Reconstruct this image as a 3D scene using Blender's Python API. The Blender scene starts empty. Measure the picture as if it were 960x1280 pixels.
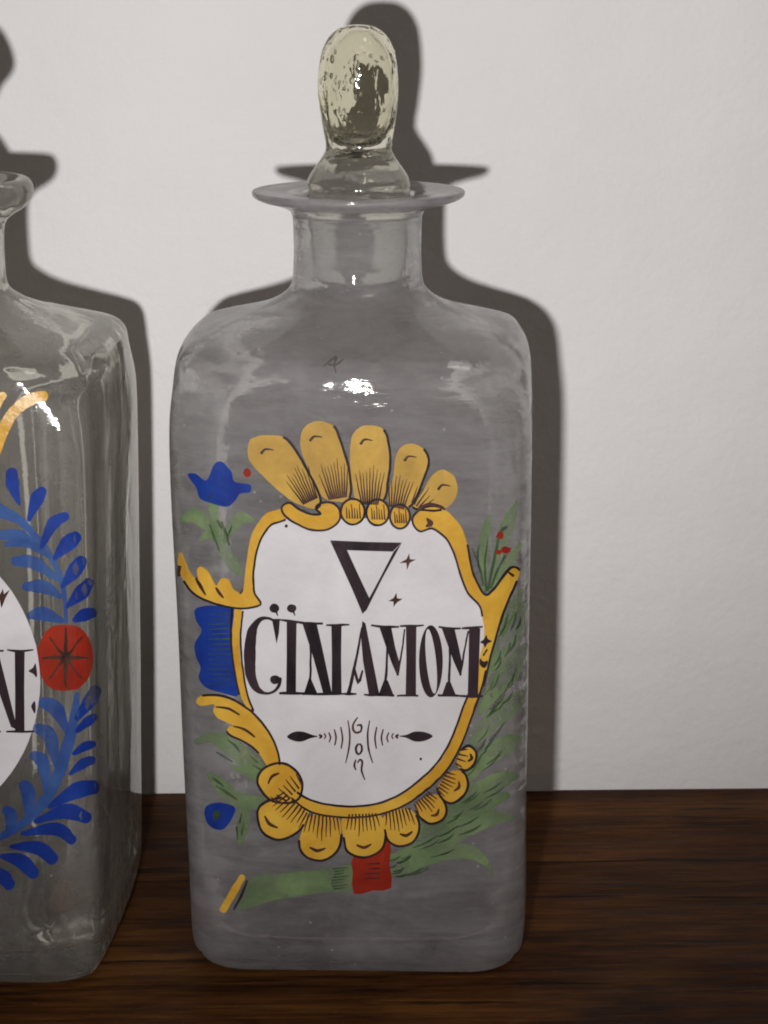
import bpy, bmesh, math, random
from mathutils import Vector, Matrix, noise
from mathutils.bvhtree import BVHTree
from mathutils.geometry import delaunay_2d_cdt

random.seed(7)
scene = bpy.context.scene
COL = scene.collection

# ------------------------------------------------------------------ camera
IW, IH, F = 960.0, 1280.0, 3000.0          # photograph size and focal length in its pixels
TILT = math.radians(13.6)
CAM = Vector((0.0, 0.0, 0.255))            # table top is z = 0, y runs away from the camera
FWD = Vector((0, math.cos(TILT), -math.sin(TILT)))
UP = Vector((0, math.sin(TILT), math.cos(TILT)))
RIGHT = Vector((1, 0, 0))
cam_data = bpy.data.cameras.new("camera")
cam_data.sensor_fit = 'VERTICAL'
cam_data.sensor_height = 24.0
cam_data.lens = F / IH * 24.0
cam_data.clip_start = 0.01
cam_data.clip_end = 50.0
cam = bpy.data.objects.new("camera", cam_data)
COL.objects.link(cam)
cam.location = CAM
cam.rotation_euler = (math.pi / 2 - TILT, 0, 0)
scene.camera = cam

def ray(x, y):
    return (FWD * F + RIGHT * (x - IW / 2) + UP * (IH / 2 - y)).normalized()

# ------------------------------------------------------------------ light
world = bpy.data.worlds.new("World")
scene.world = world
world.use_nodes = True
bg = world.node_tree.nodes["Background"]
bg.inputs[0].default_value = (1.0, 0.92, 0.86, 1)
bg.inputs[1].default_value = 0.030

def aim(o, target):
    o.rotation_euler = (Vector(target) - o.location).to_track_quat('-Z', 'Y').to_euler()

flash_d = bpy.data.lights.new("camera_flash", 'SPOT')      # on-camera flash beside the lens
flash_d.energy = 14.6
flash_d.color = (1.0, 0.985, 0.975)
flash_d.spot_size = math.radians(58)
flash_d.spot_blend = 1.0
flash_d.shadow_soft_size = 0.0075
flash = bpy.data.objects.new("camera_flash", flash_d)
COL.objects.link(flash)
flash.location = CAM - RIGHT * 0.043 - UP * 0.042
aim(flash, CAM + ray(400, 60) * 0.7)

room_d = bpy.data.lights.new("ceiling_lamp", 'AREA')       # weak warm lamp of the room
room_d.shape = 'DISK'
room_d.size = 0.5
room_d.energy = 3.6
room_d.color = (1.0, 0.86, 0.75)
room = bpy.data.objects.new("ceiling_lamp", room_d)
COL.objects.link(room)
room.location = (0.5, -0.5, 1.7)
aim(room, (0, 0.6, 0.1))

scene.view_settings.view_transform = 'Standard'
scene.view_settings.look = 'None'
scene.view_settings.exposure = 0.0
scene.view_settings.gamma = 1.0
scene.view_settings.use_curve_mapping = False
scene.cycles.use_denoising = True
scene.cycles.max_bounces = 20
scene.cycles.transmission_bounces = 16
scene.cycles.glossy_bounces = 8
scene.cycles.transparent_max_bounces = 16
scene.cycles.caustics_reflective = False
scene.cycles.caustics_refractive = True
scene.cycles.sample_clamp_indirect = 1.5
scene.cycles.blur_glossy = 0.3
scene.cycles.filter_width = 1.9

# ------------------------------------------------------------------ materials
class NT:
    def __init__(self, name):
        self.m = bpy.data.materials.new(name)
        self.m.use_nodes = True
        self.t = self.m.node_tree
        self.t.nodes.clear()
        self.out = self.t.nodes.new('ShaderNodeOutputMaterial')
    def n(self, kind, **kw):
        nd = self.t.nodes.new('ShaderNode' + kind)
        for k, v in kw.items():
            if isinstance(k, str) and hasattr(nd, k):
                setattr(nd, k, v)
            else:
                nd.inputs[k].default_value = v
        return nd
    def set(self, nd, **kw):
        for k, v in kw.items():
            nd.inputs[k.replace('_', ' ')].default_value = v
        return nd
    def l(self, a, b):
        self.t.links.new(a, b)
    def coords(self, scale=(1, 1, 1), rot=(0, 0, 0)):
        tc = self.n('TexCoord')
        mp = self.n('Mapping')
        mp.inputs['Scale'].default_value = scale
        mp.inputs['Rotation'].default_value = rot
        self.l(tc.outputs['Object'], mp.inputs['Vector'])
        return mp.outputs['Vector']
    def noise(self, vec, scale, detail=4, rough=0.55, dist=0.0):
        nd = self.n('TexNoise')
        self.set(nd, Scale=scale, Detail=detail, Roughness=rough, Distortion=dist)
        self.l(vec, nd.inputs['Vector'])
        return nd.outputs['Fac']
    def ramp(self, fac, stops, interp='LINEAR'):
        r = self.n('ValToRGB')
        r.color_ramp.interpolation = interp
        els = r.color_ramp.elements
        while len(els) < len(stops):
            els.new(0.5)
        for e, (p, c) in zip(els, stops):
            e.position = p
            e.color = c if len(c) == 4 else (*c, 1)
        self.l(fac, r.inputs[0])
        return r.outputs[0]
    def mathn(self, op, a, b):
        nd = self.n('Math', operation=op)
        for i, v in enumerate((a, b)):
            if isinstance(v, (int, float)):
                nd.inputs[i].default_value = v
            else:
                self.l(v, nd.inputs[i])
        return nd.outputs[0]
    def bump(self, h, strength, dist, prev=None):
        b = self.n('Bump')
        self.set(b, Strength=strength, Distance=dist)
        self.l(h, b.inputs['Height'])
        if prev is not None:
            self.l(prev, b.inputs['Normal'])
        return b.outputs['Normal']

def g(v):
    return (v, v, v, 1)

def mat_wall():
    t = NT("white_plaster")
    v = t.coords()
    p = t.n('BsdfPrincipled')
    big = t.noise(v, 9, 5)
    fine = t.noise(v, 420, 5, 0.6)
    col = t.ramp(big, [(0.25, (0.735, 0.715, 0.705)), (0.75, (0.80, 0.785, 0.775))])
    spots = t.noise(v, 95, 2, 0.5)
    sm = t.ramp(spots, [(0.17, (1, 1, 1)), (0.22, (0, 0, 0))])
    mx = t.n('MixRGB')
    t.l(t.mathn('MULTIPLY', sm, 0.35), mx.inputs[0])
    t.l(col, mx.inputs[1])
    mx.inputs[2].default_value = (0.42, 0.40, 0.38, 1)
    t.l(mx.outputs[0], p.inputs['Base Color'])
    p.inputs['Roughness'].default_value = 0.6
    p.inputs['Specular IOR Level'].default_value = 0.15
    mid = t.noise(v, 55, 3)
    n1 = t.bump(mid, 0.6, 0.0016)
    t.l(t.bump(fine, 0.45, 0.0006, n1), p.inputs['Normal'])
    t.l(p.outputs[0], t.out.inputs[0])
    return t.m

def mat_wood():
    t = NT("dark_walnut")
    v = t.coords((3.5, 30, 30))
    w = t.coords((16.0, 260, 260))
    p = t.n('BsdfPrincipled')
    a = t.noise(v, 1.5, 8, 0.68, 1.1)
    b = t.noise(w, 1.3, 6, 0.65, 0.6)
    b = t.ramp(b, [(0.30, g(0.22)), (0.70, g(0.78))])
    c = t.noise(t.coords((55, 640, 640)), 1.0, 5, 0.75, 0.3)
    s = t.mathn('ADD', t.mathn('MULTIPLY', a, 0.42), t.mathn('ADD', t.mathn('MULTIPLY', b, 0.28), t.mathn('MULTIPLY', c, 0.30)))
    col = t.ramp(s, [(0.36, (0.010, 0.005, 0.003)), (0.43, (0.046, 0.018, 0.007)),
                     (0.52, (0.112, 0.043, 0.013)), (0.60, (0.170, 0.074, 0.020)),
                     (0.70, (0.120, 0.034, 0.008))])
    # soft dark blotches, like old polish
    bl = t.noise(t.coords((6, 11, 11)), 2.0, 4, 0.6, 0.4)
    mx = t.n('MixRGB', blend_type='MULTIPLY')
    mx.inputs[0].default_value = 0.85
    t.l(col, mx.inputs[1])
    t.l(t.ramp(bl, [(0.36, (0.34, 0.30, 0.28)), (0.60, (1, 1, 1))]), mx.inputs[2])
    # thin dark cracks and pores along the grain
    ck = t.ramp(t.noise(t.coords((11, 230, 230)), 1.0, 5, 0.62, 0.5), [(0.595, g(0.0)), (0.64, g(1.0))])
    cm = t.n('MixRGB')
    t.l(t.mathn('MULTIPLY', ck, 0.8), cm.inputs[0])
    t.l(mx.outputs[0], cm.inputs[1])
    cm.inputs[2].default_value = (0.007, 0.005, 0.004, 1)
    mx = cm
    # dust and pale nicks
    dv = t.n('TexVoronoi')
    dv.inputs['Scale'].default_value = 260
    t.l(t.coords((1, 1.6, 1)), dv.inputs['Vector'])
    wn = t.n('TexWhiteNoise')
    t.l(dv.outputs['Position'], wn.inputs['Vector'])
    du = t.mathn('MULTIPLY', t.mathn('GREATER_THAN', wn.outputs['Value'], 0.955), t.mathn('LESS_THAN', dv.outputs['Distance'], 0.13))
    sc = t.ramp(t.noise(t.coords((9, 420, 1), (0, 0, 0.12)), 1.0, 2, 0.5, 0.4), [(0.735, g(0.0)), (0.76, g(1.0))])
    dm = t.n('MixRGB')
    t.l(t.mathn('MAXIMUM', t.mathn('MULTIPLY', du, 0.35), t.mathn('MULTIPLY', sc, 0.35)), dm.inputs[0])
    t.l(mx.outputs[0], dm.inputs[1])
    dm.inputs[2].default_value = (0.21, 0.13, 0.075, 1)
    t.l(dm.outputs[0], p.inputs['Base Color'])
    t.l(t.ramp(b, [(0.3, g(0.40)), (0.7, g(0.62))]), p.inputs['Roughness'])
    p.inputs['Specular IOR Level'].default_value = 0.03
    t.l(t.bump(s, 0.5, 0.0012), p.inputs['Normal'])
    t.l(p.outputs[0], t.out.inputs[0])
    return t.m

def mat_glass(name, tint, haze_lo, haze_hi, rough, wave, fine, haze_col=(0.60, 0.585, 0.57), streak=(14, 14, 60), ripple=0.0):
    """Old blown glass: refractive, uneven, with a thin grey bloom on the surface."""
    t = NT(name)
    vs = t.coords(streak)
    v = t.coords()
    gl = t.n('BsdfGlass')
    gl.inputs['Color'].default_value = (*tint, 1)
    gl.inputs['Roughness'].default_value = rough
    gl.inputs['IOR'].default_value = 1.5
    df = t.n('BsdfDiffuse')
    df.inputs['Color'].default_value = (*haze_col, 1)
    mx = t.n('MixShader')
    st = t.noise(vs, 3.0, 5, 0.62, 0.6)
    cl = t.noise(v, 38, 5, 0.65, 0.5)
    hz = t.mathn('MULTIPLY', st, cl)
    fl = t.noise(t.coords((60, 60, 420)), 1.0, 4, 0.7, 0.5)
    hz = t.mathn('ADD', t.mathn('MULTIPLY', hz, 0.75), t.mathn('MULTIPLY', fl, 0.13))
    fac = t.ramp(hz, [(0.15, g(haze_lo)), (0.36, g(haze_hi))])
    # bright pin-prick specks (seeds and grit in the glass)
    sp = t.n('TexVoronoi')
    sp.inputs['Scale'].default_value = 420
    t.l(v, sp.inputs['Vector'])
    pick = t.n('TexWhiteNoise')
    t.l(sp.outputs['Position'], pick.inputs['Vector'])
    on = t.mathn('GREATER_THAN', pick.outputs['Value'], 0.93)
    dot = t.mathn('LESS_THAN', sp.outputs['Distance'], 0.16)
    spk = t.mathn('MULTIPLY', t.mathn('MULTIPLY', on, dot), 0.30)
    fac = t.mathn('ADD', fac, spk)
    t.l(fac, mx.inputs[0])
    t.l(gl.outputs[0], mx.inputs[1])
    tr = t.n('BsdfTranslucent')
    tr.inputs['Color'].default_value = (min(1, haze_col[0] * 1.42), min(1, haze_col[1] * 1.42), min(1, haze_col[2] * 1.42), 1)
    hx = t.n('MixShader')
    hx.inputs[0].default_value = 0.64
    t.l(df.outputs[0], hx.inputs[1])
    t.l(tr.outputs[0], hx.inputs[2])
    t.l(hx.outputs[0], mx.inputs[2])
    n1 = t.bump(t.noise(t.coords((streak[0] * .6, streak[1] * .6, streak[2] * .6)), 2.0, 3, 0.5, 0.5), wave, 0.004)
    n2 = t.bump(cl, fine, 0.0012, n1)
    if ripple:
        rp = t.noise(t.coords((70, 70, 330)), 1.0, 4, 0.6, 0.8)
        mk = t.ramp(t.noise(v, 24, 3, 0.5, 0.6), [(0.50, g(0.0)), (0.64, g(1.0))])
        n2 = t.bump(t.mathn('MULTIPLY', rp, mk), ripple, 0.0022, n2)
    t.l(n2, gl.inputs['Normal'])
    t.l(n2, df.inputs['Normal'])
    t.l(mx.outputs[0], t.out.inputs[0])
    return t.m

def mat_paint(name, c1, c2, scale=90, stretch=(1, 1, 1), rough=0.28, alpha=(1.0, 1.0), bump=0.25):
    t = NT(name)
    v = t.coords(stretch)
    p = t.n('BsdfPrincipled')
    a = t.noise(v, scale, 5, 0.6, 0.4)
    t.l(t.ramp(a, [(0.33, c1), (0.67, c2)]), p.inputs['Base Color'])
    p.inputs['Roughness'].default_value = rough
    p.inputs['Specular IOR Level'].default_value = 0.22
    t.l(t.bump(t.noise(v, scale * 5, 4, 0.6), bump, 0.0004), p.inputs['Normal'])
    if alpha[0] < 1:
        b = t.noise(v, scale * 1.6, 5, 0.6, 0.6)
        t.l(t.ramp(b, [(0.36, g(alpha[0])), (0.64, g(alpha[1]))]), p.inputs['Alpha'])
    t.l(p.outputs[0], t.out.inputs[0])
    return t.m

M = dict(
    wall=mat_wall(), wood=mat_wood(),
    glass_a=mat_glass("grey_blown_glass", (0.93, 0.93, 0.92), 0.205, 0.53, 0.045, 0.035, 0.09, ripple=0.15, haze_col=(0.655, 0.632, 0.650)),
    glass_a_in=mat_glass("grey_blown_glass_inside", (0.95, 0.95, 0.94), 0.03, 0.16, 0.10, 0.45, 0.40),
    glass_b=mat_glass("clear_blown_glass", (0.95, 0.95, 0.92), 0.13, 0.36, 0.045, 0.03, 0.07, ripple=0.07, haze_col=(0.64, 0.61, 0.585), streak=(40, 40, 14)),
    glass_b_in=mat_glass("clear_blown_glass_inside", (0.96, 0.96, 0.93), 0.0, 0.04, 0.0, 0.09, 0.06, streak=(40, 40, 14)),
    stopper=mat_glass("greenish_stopper_glass", (0.970, 0.962, 0.895), 0.0, 0.05, 0.05, 0.20, 0.26, streak=(110, 110, 50)),
    ground=mat_glass("ground_stopper_glass", (0.93, 0.93, 0.91), 0.02, 0.07, 0.15, 0.20, 0.30),
    white=mat_paint("white_enamel", (0.500, 0.470, 0.485), (0.60, 0.580, 0.590), 45, bump=0.5),
    gold=mat_paint("ochre_enamel", (0.450, 0.225, 0.022), (0.590, 0.350, 0.048), 75, bump=0.5),
    gold_pale=mat_paint("pale_ochre_enamel", (0.400, 0.235, 0.045), (0.540, 0.330, 0.070), 70, alpha=(0.78, 0.97)),
    black=mat_paint("black_enamel", (0.010, 0.008, 0.010), (0.040, 0.024, 0.030), 130, (1, 1, 0.25)),
    brown=mat_paint("brown_line_enamel", (0.030, 0.014, 0.012), (0.085, 0.036, 0.024), 140),
    blue=mat_paint("cobalt_enamel", (0.006, 0.018, 0.15), (0.012, 0.042, 0.25), 80, alpha=(0.93, 1.0)),
    blue_pale=mat_paint("thin_cobalt_enamel", (0.012, 0.040, 0.19), (0.045, 0.10, 0.27), 80, alpha=(0.72, 0.97)),
    red=mat_paint("iron_red_enamel", (0.20, 0.014, 0.007), (0.31, 0.026, 0.011), 90, alpha=(0.9, 1.0)),
    green=mat_paint("thin_green_enamel", (0.105, 0.165, 0.070), (0.190, 0.260, 0.120), 70, alpha=(0.40, 0.88)),
    green_dark=mat_paint("dark_green_enamel", (0.022, 0.045, 0.022), (0.060, 0.095, 0.045), 120, alpha=(0.35, 0.90)),
    grey=mat_paint("thin_grey_mark", (0.06, 0.055, 0.05), (0.13, 0.12, 0.11), 200, alpha=(0.4, 0.8)),
)

# ------------------------------------------------------------------ helpers
def link(name, me, mats, parent=None):
    o = bpy.data.objects.new(name, me)
    for m in (mats if isinstance(mats, (list, tuple)) else [mats]):
        me.materials.append(m)
    COL.objects.link(o)
    if parent is not None:
        o.parent = parent
        o.matrix_parent_inverse = Matrix.Identity(4)
    return o

def empty(name, loc):
    o = bpy.data.objects.new(name, None)
    o.empty_display_size = 0.02
    COL.objects.link(o)
    o.location = loc
    return o

def tag(o, label, cat):
    o["label"] = label
    o["category"] = cat

def catmull(pts, n=8, closed=False):
    """Catmull-Rom through points of any dimension."""
    out = []
    L = len(pts)
    rng = range(L if closed else L - 1)
    for i in rng:
        if closed:
            p0, p1, p2, p3 = (pts[(i + k - 1) % L] for k in range(4))
        else:
            p0, p1, p2, p3 = pts[max(i - 1, 0)], pts[i], pts[i + 1], pts[min(i + 2, L - 1)]
        for k in range(n):
            t = k / n
            out.append(tuple(0.5 * (2 * b + (c - a) * t + (2 * a - 5 * b + 4 * c - d) * t * t
                                    + (3 * b - a - 3 * c + d) * t ** 3) for a, b, c, d in zip(p0, p1, p2, p3)))
    if not closed:
        out.append(tuple(pts[-1]))
    return out

# ------------------------------------------------------------------ setting: wall and table
def on_table(x, y):
    d = ray(x, y)
    return CAM + d * (-CAM.z / d.z)

wl, wr = on_table(190, 990), on_table(950, 983.5)
wdir = (wr - wl).normalized()
wmid = (wl + wr) / 2
ang = math.atan2(wdir.y, wdir.x)

def grid_sheet(name, w0, w1, h0, h1, nx, ny, mat):
    bm = bmesh.new()
    vs = [[bm.verts.new((w0 + (w1 - w0) * i / nx, 0, h0 + (h1 - h0) * j / ny)) for i in range(nx + 1)] for j in range(ny + 1)]
    for j in range(ny):
        for i in range(nx):
            bm.faces.new((vs[j][i], vs[j][i + 1], vs[j + 1][i + 1], vs[j + 1][i]))
    return bm

bm = bmesh.new()
bmesh.ops.create_cube(bm, size=1)
for v in bm.verts:
    v.co = Vector((v.co.x * 1.6, (v.co.y + 0.5) * 0.05, (v.co.z + 0.5) * 0.9 - 0.15))
me = bpy.data.meshes.new("wall")
bm.to_mesh(me)
wall = link("wall", me, M['wall'])
wall.location = (wmid.x, wmid.y + 0.0022, 0)
wall.rotation_euler.z = ang
wall["kind"] = "structure"
wall["label"] = "plain white plastered wall behind the two glass bottles"

bm = bmesh.new()
bmesh.ops.create_cube(bm, size=1)
for v in bm.verts:
    v.co = Vector((v.co.x * 1.5, (v.co.y - 0.5) * 0.46, (v.co.z - 0.5) * 0.034))
bmesh.ops.bevel(bm, geom=bm.edges[:], offset=0.0020, segments=3, affect='EDGES')
me = bpy.data.meshes.new("table_top")
bm.to_mesh(me)
table = link("table_top", me, M['wood'])
table.location = (wmid.x, wmid.y, 0)
table.rotation_euler.z = ang
table["kind"] = "structure"
table["label"] = "dark brown wooden table top with horizontal grain under the bottles"

# ------------------------------------------------------------------ bottles
def sq_radius(phi, a, rc):
    c, s = abs(math.cos(phi)), abs(math.sin(phi))
    if s > c:
        c, s = s, c
    q = a - rc
    if a * s / c <= q:
        return a / c
    b = q * (c + s)
    return b + math.sqrt(max(b * b - (2 * q * q - rc * rc), 0))

NSEG = 176

def rings_mesh(name, outer, inner, seed, wob=0.00028, bx=0.0):
    """outer / inner: rings (z, half width, corner ratio, x shift) from the base centre up and back down."""
    verts, faces, matidx = [], [], []
    def ring(z, a, k, sx):
        sx += bx * min(1, max(0, (a - 0.02) / 0.02))
        base = len(verts)
        k = min(max(k, 0.02), 0.999)
        a -= 0.00162 * math.exp(-((z - 0.151) / 0.008) ** 2) * min(1.0, max(0.0, (0.999 - k) * 1.6))
        for i in range(NSEG):
            phi = 2 * math.pi * i / NSEG
            r = sq_radius(phi, a, a * k)
            x, y = r * math.cos(phi), r * math.sin(phi)
            bl = 0.0018 * (1 + 0.9 * math.exp(-((z - 0.151) / 0.008) ** 2)) * min(1.0, max(0.0, (0.999 - k) * 1.6)) if z > 0.004 else 0.0
            x, y = x + bl * (1 - min(1, (y / a) ** 2)) * x / a, y + bl * (1 - min(1, (x / a) ** 2)) * y / a
            w = noise.noise(Vector((x * 32 + seed, y * 32, z * 22))) * wob * min(1, a / 0.03)
            verts.append((x * (1 + w / a) + sx, y * (1 + w / a), z + w * 0.25 * (1 if a > 0.02 else 0.4)))
        return base
    allr = [(r, 0) for r in outer] + [(r, 1) for r in inner]
    prev = None
    for r, m in allr:
        b = ring(*r)
        if prev is not None:
            for i in range(NSEG):
                j = (i + 1) % NSEG
                faces.append((prev + i, prev + j, b + j, b + i))
                matidx.append(m)
        prev = b
    c0 = len(verts)
    verts.append((0, 0, outer[0][0]))
    c1 = len(verts)
    verts.append((0, 0, inner[-1][0]))
    for i in range(NSEG):
        j = (i + 1) % NSEG
        faces.append((c0, j, i)); matidx.append(0)
        faces.append((prev + i, prev + j, c1)); matidx.append(1)
    me = bpy.data.meshes.new(name)
    me.from_pydata(verts, [], faces)
    me.polygons.foreach_set("material_index", matidx)
    me.polygons.foreach_set("use_smooth", [True] * len(faces))
    me.update()
    return me

def bottle_profile(shift, sq=0.0, wall_t=0.003, neck=1.0, collar=0.0, corner=1.0, ic=1.0, funnel=False):
    # (z, half width, corner ratio, x shift)
    s = shift
    c = corner
    out = [(0.0030, 0.004, 0.9, 0), (0.0026, 0.018, 0.6, 0), (0.0006, 0.0325, 0.42, 0), (0.0000, 0.0360, 0.36, 0),
           (0.0008, 0.0390, 0.28, 0), (0.0035, 0.0403, 0.25 * c, 0), (0.009, 0.0414, 0.23 * c, 0), (0.03, 0.0417, 0.22 * c, s * .2),
           (0.06, 0.0420, 0.22 * c, s * .45), (0.09, 0.0424, 0.22 * c, s * .7), (0.12, 0.0428, 0.225 * c, s * .92), (0.138, 0.0429, 0.235 * c, s),
           (0.1470, 0.0428, 0.25 * c, s), (0.1520, 0.0423 + sq * .0002, 0.29, s * .98), (0.1551, 0.0411 + sq * .0006, 0.33, s * .92),
           (0.1574, 0.0387 + sq * .0010, 0.38, s * .8), (0.1592, 0.0343 + sq * .0014, 0.48, s * .6), (0.1614, 0.0288 + sq * .0008 + collar * .6, 0.68, s * .4),
           (0.1639, 0.0233 + collar, 0.90, s * .2), (0.1665, 0.0190 + collar * .8, 0.999, 0.0), (0.1694, 0.0166 * neck, 0.999, 0),
           (0.175, 0.0160 * neck, 0.999, 0), (0.182, 0.0160 * neck, 0.999, 0), (0.1866, 0.0163 * neck, 0.999, 0),
           (0.1882, 0.0180, 0.999, 0), (0.1894, 0.0215, 0.999, 0), (0.1902, 0.0246, 0.999, 0), (0.1910, 0.0261, 0.999, 0),
           (0.1918, 0.0265, 0.999, 0), (0.1925, 0.0260, 0.999, 0), (0.1924, 0.0225, 0.999, 0), (0.1920, 0.0175, 0.999, 0)]
    if funnel:          # thick lip that flares upward
        out = [r for r in out if r[0] < 0.1825 and not (r[0] > 0.16 and r[1] < 0.0150)]
        out += [(0.1850, 0.0170, 0.999, 0), (0.1870, 0.0188, 0.999, 0), (0.1886, 0.0214, 0.999, 0), (0.1902, 0.0232, 0.999, 0), (0.1922, 0.0240, 0.999, 0),
                (0.1942, 0.0239, 0.999, 0), (0.1956, 0.0230, 0.999, 0), (0.1960, 0.0215, 0.999, 0), (0.1954, 0.0192, 0.999, 0), (0.1938, 0.0166, 0.999, 0)]
    t = wall_t
    inn = [(0.1918, 0.0150, 0.999, 0), (0.1908, 0.0138, 0.999, 0), (0.188, 0.0136, 0.999, 0), (0.182, 0.0137, 0.999, 0),
           (0.174, 0.0140, 0.999, 0), (0.1690, 0.0155, 0.999, 0), (0.1640, 0.0188, 0.96, 0), (0.1606, 0.0245, 0.78, s * .2),
           (0.1576, 0.0305 + sq * .001, 0.58, s * .5), (0.1548, 0.0352 + sq * .001, 0.42, s * .8), (0.1515, 0.0372 + sq * .001, 0.34, s * .95),
           (0.146, 0.0394, 0.27 * ic, s), (0.138, 0.0433 - t, 0.24 * ic, s), (0.12, 0.0432 - t, 0.22 * ic, s * .92), (0.09, 0.0427 - t, 0.21 * ic, s * .7),
           (0.06, 0.0422 - t, 0.21 * ic, s * .45), (0.03, 0.0418 - t * 1.1, 0.22 * ic, s * .2), (0.016, 0.0411 - t * 1.3, 0.25 * ic, 0),
           (0.010, 0.0365, 0.30, 0), (0.0075, 0.032, 0.36, 0), (0.0078, 0.018, 0.6, 0), (0.0085, 0.004, 0.9, 0)]
    return catmull(out, 5), catmull(inn, 5)

def make_bottle(loc, rz, prof, mats, seed, bx=0.0):
    root = empty("glass_bottle", loc)
    root.rotation_euler.z = rz
    me = rings_mesh("glass_body", *prof, seed, bx=bx)
    link("glass_body", me, mats, root)
    mw = Matrix.Translation(loc) @ Matrix.Rotation(rz, 4, 'Z')
    vs = [mw @ v.co for v in me.vertices]
    outer_faces = [tuple(p.vertices) for p in me.polygons if p.material_index == 0]
    bvh = BVHTree.FromPolygons(vs, outer_faces)
    return root, bvh, mw.inverted()

# ---- enamel painting: outlines given in photograph pixels, laid on the glass surface
class Painter:
    def __init__(self, bvh, inv):
        self.bvh, self.inv = bvh, inv
    def lay(self, p, off):
        d = ray(*p)
        loc, nor, *_ = self.bvh.ray_cast(CAM, d)
        if loc is None:
            loc, nor, *_ = self.bvh.find_nearest(CAM + d * 0.6)
        if nor.dot(d) > 0:
            nor = -nor
        return self.inv @ (loc + nor * off)
    def build(self, name, pieces, layer, mat, parent):
        """pieces: list of (2D vertices, faces); thin enamel with a small raised edge."""
        off = 0.00010 + 0.00007 * layer
        verts, faces = [], []
        for v2, fs in pieces:
            b = len(verts)
            verts += [self.lay(p, off) for p in v2]
            cnt = {}
            for f in fs:
                faces.append(tuple(b + i for i in f))
                for k in range(len(f)):
                    e = (f[k], f[(k + 1) % len(f)])
                    cnt.setdefault(frozenset(e), []).append(e)
            low = {}
            for k, e in cnt.items():
                if len(e) == 1:
                    i, j = e[0]
                    for q in (i, j):
                        if q not in low:
                            low[q] = len(verts)
                            verts.append(self.lay(v2[q], -0.00003))
                    faces.append((b + j, b + i, low[i], low[j]))
        me = bpy.data.meshes.new(name)
        me.from_pydata(verts, [], faces)
        me.update()
        o = link(name, me, mat, parent)
        if any(k in name for k in ('hatching', 'veins', 'shading', 'lines', 'outline', 'stems')):
            o["kind"] = "stuff"          # fine pen lines
        return o

def wob(p, amp, sc=0.09, seed=0):
    return (p[0] + amp * noise.noise(Vector((p[0] * sc, p[1] * sc, seed))),
            p[1] + amp * noise.noise(Vector((p[0] * sc, p[1] * sc, seed + 9.3))))

def blob(pts, smooth=5, jit=0.7, step=6.5):
    """Filled outline with a grid of inner points, so that it follows the glass."""
    o = catmull(pts, smooth, True) if smooth else list(pts)
    o = [wob(p, jit) for p in o]
    xs, ys = [p[0] for p in o], [p[1] for p in o]
    def inside(x, y):
        c = False
        for i in range(len(o)):
            (x1, y1), (x2, y2) = o[i], o[i - 1]
            if (y1 > y) != (y2 > y) and x < (x2 - x1) * (y - y1) / (y2 - y1) + x1:
                c = not c
        return c
    extra = []
    y = min(ys) + step * .6
    while y < max(ys):
        x = min(xs) + step * .6
        while x < max(xs):
            if inside(x, y) and min((x - p[0]) ** 2 + (y - p[1]) ** 2 for p in o) > (step * .45) ** 2:
                extra.append((x, y))
            x += step
        y += step
    n = len(o)
    v = [Vector(p) for p in o + extra]
    ed = [(i, (i + 1) % n) for i in range(n)]
    r = delaunay_2d_cdt(v, ed, [tuple(range(n))], 1, 1e-5)
    return [(p.x, p.y) for p in r[0]], [tuple(f) for f in r[2]]

def stroke(pts, w, smooth=6, jit=0.5, cap=True):
    """Brush stroke: points with widths (one number, or one for each point)."""
    ws = [w] * len(pts) if isinstance(w, (int, float)) else list(w)
    p3 = [(p[0], p[1], q) for p, q in zip(pts, ws)]
    if smooth and len(p3) > 2:
        p3 = catmull(p3, smooth)
    elif len(p3) == 2:
        p3 = [tuple(a + (b - a) * k / 6 for a, b in zip(*p3)) for k in range(7)]
    L, R = [], []
    n = len(p3)
    for i, (x, y, ww) in enumerate(p3):
        a, b = p3[max(i - 1, 0)], p3[min(i + 1, n - 1)]
        dx, dy = b[0] - a[0], b[1] - a[1]
        d = math.hypot(dx, dy) or 1
        nx, ny = -dy / d, dx / d
        h = max(ww, 0.3) / 2
        h *= 1 + 0.16 * noise.noise(Vector((x * .14, y * .14, 3.1)))
        L.append(wob((x + nx * h, y + ny * h), jit))
        R.append(wob((x - nx * h, y - ny * h), jit))
    v = L + R
    f = [(i, i + 1, n + i + 1, n + i) for i in range(n - 1)]
    if cap:
        for end in (0, n - 1):
            x, y, ww = p3[end]
            if ww < 2.2:
                continue
            o = p3[1] if end == 0 else p3[n - 2]
            dx, dy = x - o[0], y - o[1]
            d = math.hypot(dx, dy) or 1
            dx, dy = dx / d, dy / d
            h = ww / 2
            a_i, b_i = (0, n) if end == 0 else (n - 1, 2 * n - 1)
            arc = []
            for k in range(1, 6):
                th = math.pi * k / 6
                sgn = 1 if end == n - 1 else -1
                # from L side to R side round the end
                lx, ly = v[a_i][0] - x, v[a_i][1] - y
                arc.append(len(v))
                v.append((x + lx * math.cos(th) + dx * h * .8 * math.sin(th), y + ly * math.cos(th) + dy * h * .8 * math.sin(th)))
            f.append(tuple([a_i] + arc + [b_i]) if end == n - 1 else tuple([b_i] + arc[::-1] + [a_i]))
    return v, f

def ellipse(cx, cy, rx, ry, n=14):
    return [(cx + rx * math.cos(2 * math.pi * k / n), cy + ry * math.sin(2 * math.pi * k / n)) for k in range(n)]

def arc_line(pts, w=2.4, **kw):
    return stroke(pts, w, **kw)

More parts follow.
